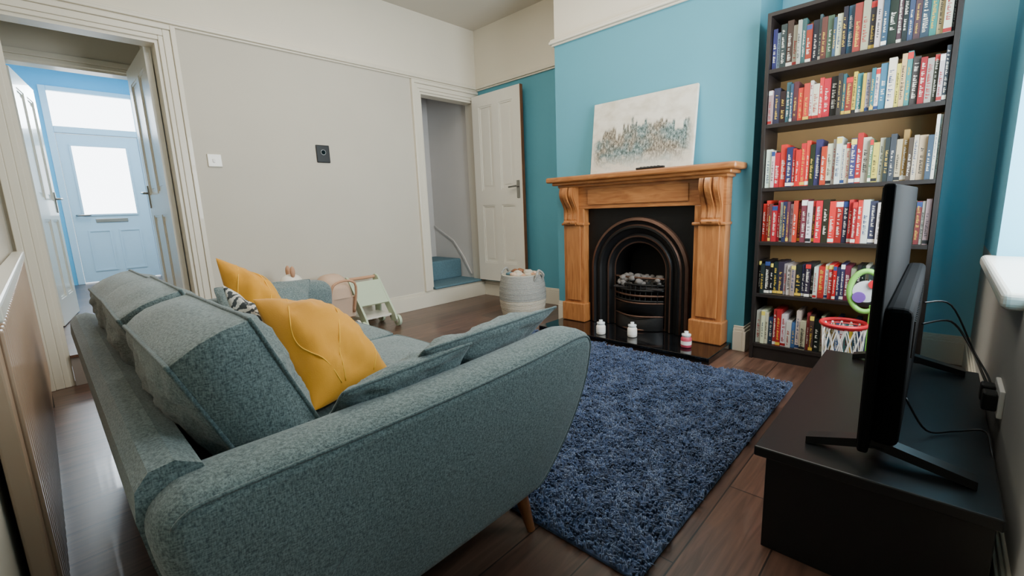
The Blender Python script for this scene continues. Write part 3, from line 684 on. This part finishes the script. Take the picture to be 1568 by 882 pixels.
cb.tube([(3.86,-1.5,.62),(3.93,-1.4,.60),(4.0,-1.42,.45),(4.035,-1.55,.40),(4.045,-1.65,.36)],.003,'plastic')
cb.tube([(3.86,-1.3,.5),(3.94,-1.2,.50),(4.0,-1.25,.42),(4.03,-1.5,.38),(4.045,-1.62,.36)],.004,'plastic')
cb.tube([(3.85,-1.95,.42),(3.90,-1.93,.33),(3.96,-1.86,.318),(4.02,-1.84,.33),(4.03,-1.95,.316),(4.045,-1.98,.25)],.003,'plastic')
cb.build()
sk=B('wall_socket');sk.box((XR-.012,-1.72,.33),(XR,-1.57,.415),'white',.003);sk.box((XR-.045,-1.71,.345),(XR-.012,-1.66,.40),'plastic',.006);sk.box((XR-.045,-1.63,.345),(XR-.012,-1.585,.40),'plastic',.006);sk.build()
# ------------------------------------------------------------ BASKET
ba=B('storage_basket');bcx,bcy=1.20,-.66
def brad(z):return .170+.038*math.sin(min(1,z/.42)*math.pi*.9)
n=26
pr=[]
for k in range(n*2+1):
    z=k/(n*2)*.42;pr.append((brad(z)+.004*abs(math.sin(k*math.pi/2)),z))
ba.lathe((bcx,bcy,0),[(0,0)]+pr[:n],'jute',40);ba.lathe((bcx,bcy,0),pr[n-1:],'jute2',40)
ba.lathe((bcx,bcy,0),[pr[-1],(brad(.42)-.012,.425),(brad(.42)-.016,.32),(0,.30)],'jute',40)
for s2 in(1,-1):
    ba.tube([(bcx+s2*.175,bcy-.05,.36),(bcx+s2*.21,bcy-.045,.42),(bcx+s2*.195,bcy,.46),(bcx+s2*.21,bcy+.045,.42),(bcx+s2*.175,bcy+.05,.36)],.010,'jute2')
for k in range(20):
    a=random.uniform(0,6.28);r=random.uniform(0,.11);ba.sph((bcx+r*math.cos(a),bcy+r*math.sin(a),.39+random.uniform(0,.05)),random.uniform(.03,.05),random.choice(['leg','tan','carpet','beige','jute']),(1.2,.8,.6),10,.3)
ba.build()
# ------------------------------------------------------------ TOYS
wk=B('toy_baby_walker')
for yy in(-1.78,-1.50):
    pl=[(.10,.44),(.14,.455),(.18,.44),(.43,.12),(.45,.07),(.42,.045),(.36,.05),(.33,.12),(.20,.29),(.18,.12),(.16,.05),(.11,.05),(.10,.10)]
    wk.prism(pl,'y',yy-.009,yy+.009,'mint')
wk.prism([(.19,.40),(.205,.41),(.35,.22),(.335,.21)],'y',-1.77,-1.51,'mint')
wk.box((.14,-1.77,.10),(.38,-1.51,.115),'trimw');wk.cyl((.13,-1.80,.43),(.13,-1.48,.43),.014,.014,'tan')
for x in(.14,.42):
    for yy in(-1.805,-1.475):
        wk.cyl((x,yy-.012,.05),(x,yy+.012,.05),.05,.05,'mint',24);wk.cyl((x,yy-.016,.05),(x,yy+.016,.05),.022,.022,'trimw',16)
wk.build()
pm=B('doll_pram');cy=-1.965
prf=[]
for k in range(13):
    t=math.pi*k/12
    prf.append((.24-.18*math.cos(t)*1.0,.33+.19*math.sin(t)))
vs=[];ny=9
for j in range(ny):
    w_=(j/(ny-1)-.5)*2;sc=math.sqrt(max(0,1-(abs(w_))**3*.75))
    for (x,z) in prf:vs.append((.24+(x-.24)*sc,cy+w_*.13,.30+(z-.30)*sc))
K=13
pm.raw(vs,[(j*K+i,j*K+i+1,(j+1)*K+i+1,(j+1)*K+i) for j in range(ny-1) for i in range(K-1)],'beige',True)
pm.prism([(.07,.33),(.41,.33),(.38,.16),(.30,.12),(.18,.12),(.10,.18)],'y',cy-.12,cy+.12,'beige')
for x in(.12,.38):
    for yy in(cy-.13,cy+.13):
        pm.cyl((x,yy-.01,.06),(x,yy+.01,.06),.058,.058,'trimw',24);pm.cyl((x,yy-.013,.06),(x,yy+.013,.06),.02,.02,'tan',16)
    pm.cyl((x,cy-.12,.06),(x,cy+.12,.06),.008,.008,'tan');pm.tube([(x,cy-.11,.06),(.25,cy-.11,.16)],.009,'tan');pm.tube([(x,cy+.11,.06),(.25,cy+.11,.16)],.009,'tan')
pm.tube([(.40,cy-.1,.2),(.47,cy-.09,.45),(.47,cy+.09,.45),(.40,cy+.1,.2)],.01,'tan')
pm.build()
pr_=B('plush_rocking_toy');ry=-2.42
pr_.sph((.32,ry,.34),.13,'tan',(1.2,.8,.75));pr_.sph((.30,ry+.12,.50),.075,'trimw',(1,1.1,.9));pr_.sph((.33,ry+.18,.48),.045,'trimw',(.9,1.2,.8))
pr_.sph((.30,ry-.1,.46),.07,'tan',(1,1.3,.7));pr_.sph((.26,ry+.12,.585),.026,'tan',(.7,.7,1.7));pr_.sph((.35,ry+.12,.585),.026,'tan',(.7,.7,1.7))
for x in(.24,.40):
    for yy in(ry-.08,ry+.08):pr_.cyl((x,yy,.28),(x,yy,.03),.028,.022,'tan')
    pr_.tube([(x,ry-.22,.07),(x,ry-.1,.022),(x,ry+.1,.022),(x,ry+.22,.07)],.012,'leg')
pr_.build()
th=B('toy_basketball_hoop');hx,hy=3.555,-.74
th.lathe((hx,hy,0),[(0,0),(.11,0),(.115,.015),(.10,.03),(.085,.05),(0,.05)],'glassj',28)
th.tube([(hx+.10*math.cos(t*math.pi/8),hy+.10*math.sin(t*math.pi/8),.335) for t in range(16)],.010,'red',closed=True,sub=2)
th.lathe((hx,hy,0),[(.09,.335),(.104,.325),(.09,.315)],'red',28)
for k in range(14):
    t=2*math.pi*k/14
    for s2 in(1,-1):
        th.tube([(hx+r*math.cos(t+s2*a),hy+r*math.sin(t+s2*a),z) for r,a,z in((.096,0,.33),(.09,.22,.26),(.085,.45,.18),(.08,.65,.10),(.075,.8,.04))],.003,'white',seg=5,sub=2)
th.cyl((hx+.105,hy+.02,.03),(hx+.105,hy+.02,.44),.011,.011,'green');th.box((hx+.02,hy-.01,.0),(hx+.125,hy+.05,.02),'glassj')
ox,oz=hx+.075,.51
th.tube([(ox+.068*math.cos(t*math.pi/8),hy+.02,oz+.105*math.sin(t*math.pi/8)) for t in range(16)],.014,'green',closed=True,sub=2)
th.cyl((ox,hy+.012,oz),(ox,hy+.03,oz),.055,.055,'glassj',24);th.cyl((ox-.025,hy+.0,oz-.03),(ox-.025,hy+.03,oz-.03),.028,.028,'purple',16);th.cyl((ox+.028,hy+.0,oz+.04),(ox+.028,hy+.03,oz+.04),.02,.02,'red',16)
th.build()
pl=B('unseen_pendant');pl.cyl((2.2,-1.9,H-.021),(2.2,-1.9,2.6),.004,.004,'white',8);pl.cyl((2.2,-1.9,H-.02),(2.2,-1.9,H),.05,.05,'white');pl.lathe((2.2,-1.9,0),[(.06,2.62),(.19,2.42)],'wax',32);pl.build()  # unseen pendant, added to carry a fill light
# ------------------------------------------------------------ lights
def area(n,loc,rot,sx,sy,p,c):
    l=bpy.data.lights.new(n,'AREA');l.shape='RECTANGLE';l.size=sx;l.size_y=sy;l.energy=p;l.color=c
    o=bpy.data.objects.new(n,l);o.location=loc;o.rotation_euler=rot;S.collection.objects.link(o);return o
area('window_daylight',(XR+.34,-1.36,1.5),(0,math.radians(90),0),1.5,1.08,140,(.88,.95,1))
area('hall_daylight',(-4.3,-2.9,2.45),(0,math.radians(-80),0),.5,.9,60,(.86,.94,1))
area('hall_fill',(-2.6,-3.0,2.9),(0,0,0),1.6,.8,50,(.97,.98,1))  # added fill for the hall, in place of presumed unseen windows
area('ceiling_fill',(2.3,-2.0,2.86),(0,0,0),2.8,1.8,58,(1,.94,.85))  # soft overhead fill, added to brighten the room
l=bpy.data.lights.new('pendant_fill','POINT');l.energy=16;l.color=(1,.9,.76);l.shadow_soft_size=.12  # added warm fill inside the unseen pendant
o=bpy.data.objects.new('pendant_fill',l);o.location=(2.2,-1.9,2.36);S.collection.objects.link(o)
W=bpy.data.worlds.new('world');S.world=W;W.use_nodes=True;W.node_tree.nodes['Background'].inputs[0].default_value=(.85,.93,1,1);W.node_tree.nodes['Background'].inputs[1].default_value=2.0
# ------------------------------------------------------------ camera
yaw,pit,rol=.7645,.1759,-.0385
fv=Vector((-math.sin(yaw)*math.cos(pit),math.cos(yaw)*math.cos(pit),-math.sin(pit)));r0=Vector((math.cos(yaw),math.sin(yaw),0));u0=r0.cross(fv)
rr=r0*math.cos(rol)+u0*math.sin(rol);uu=-r0*math.sin(rol)+u0*math.cos(rol)
cd=bpy.data.cameras.new('camera');co=bpy.data.objects.new('camera',cd);S.collection.objects.link(co);S.camera=co
cd.sensor_width=36;cd.lens=686.33/1568*36;cd.clip_start=.02
mt=Matrix((rr,uu,-fv)).transposed().to_4x4();mt.translation=(3.8767,-3.5871,.9971);co.matrix_world=mt
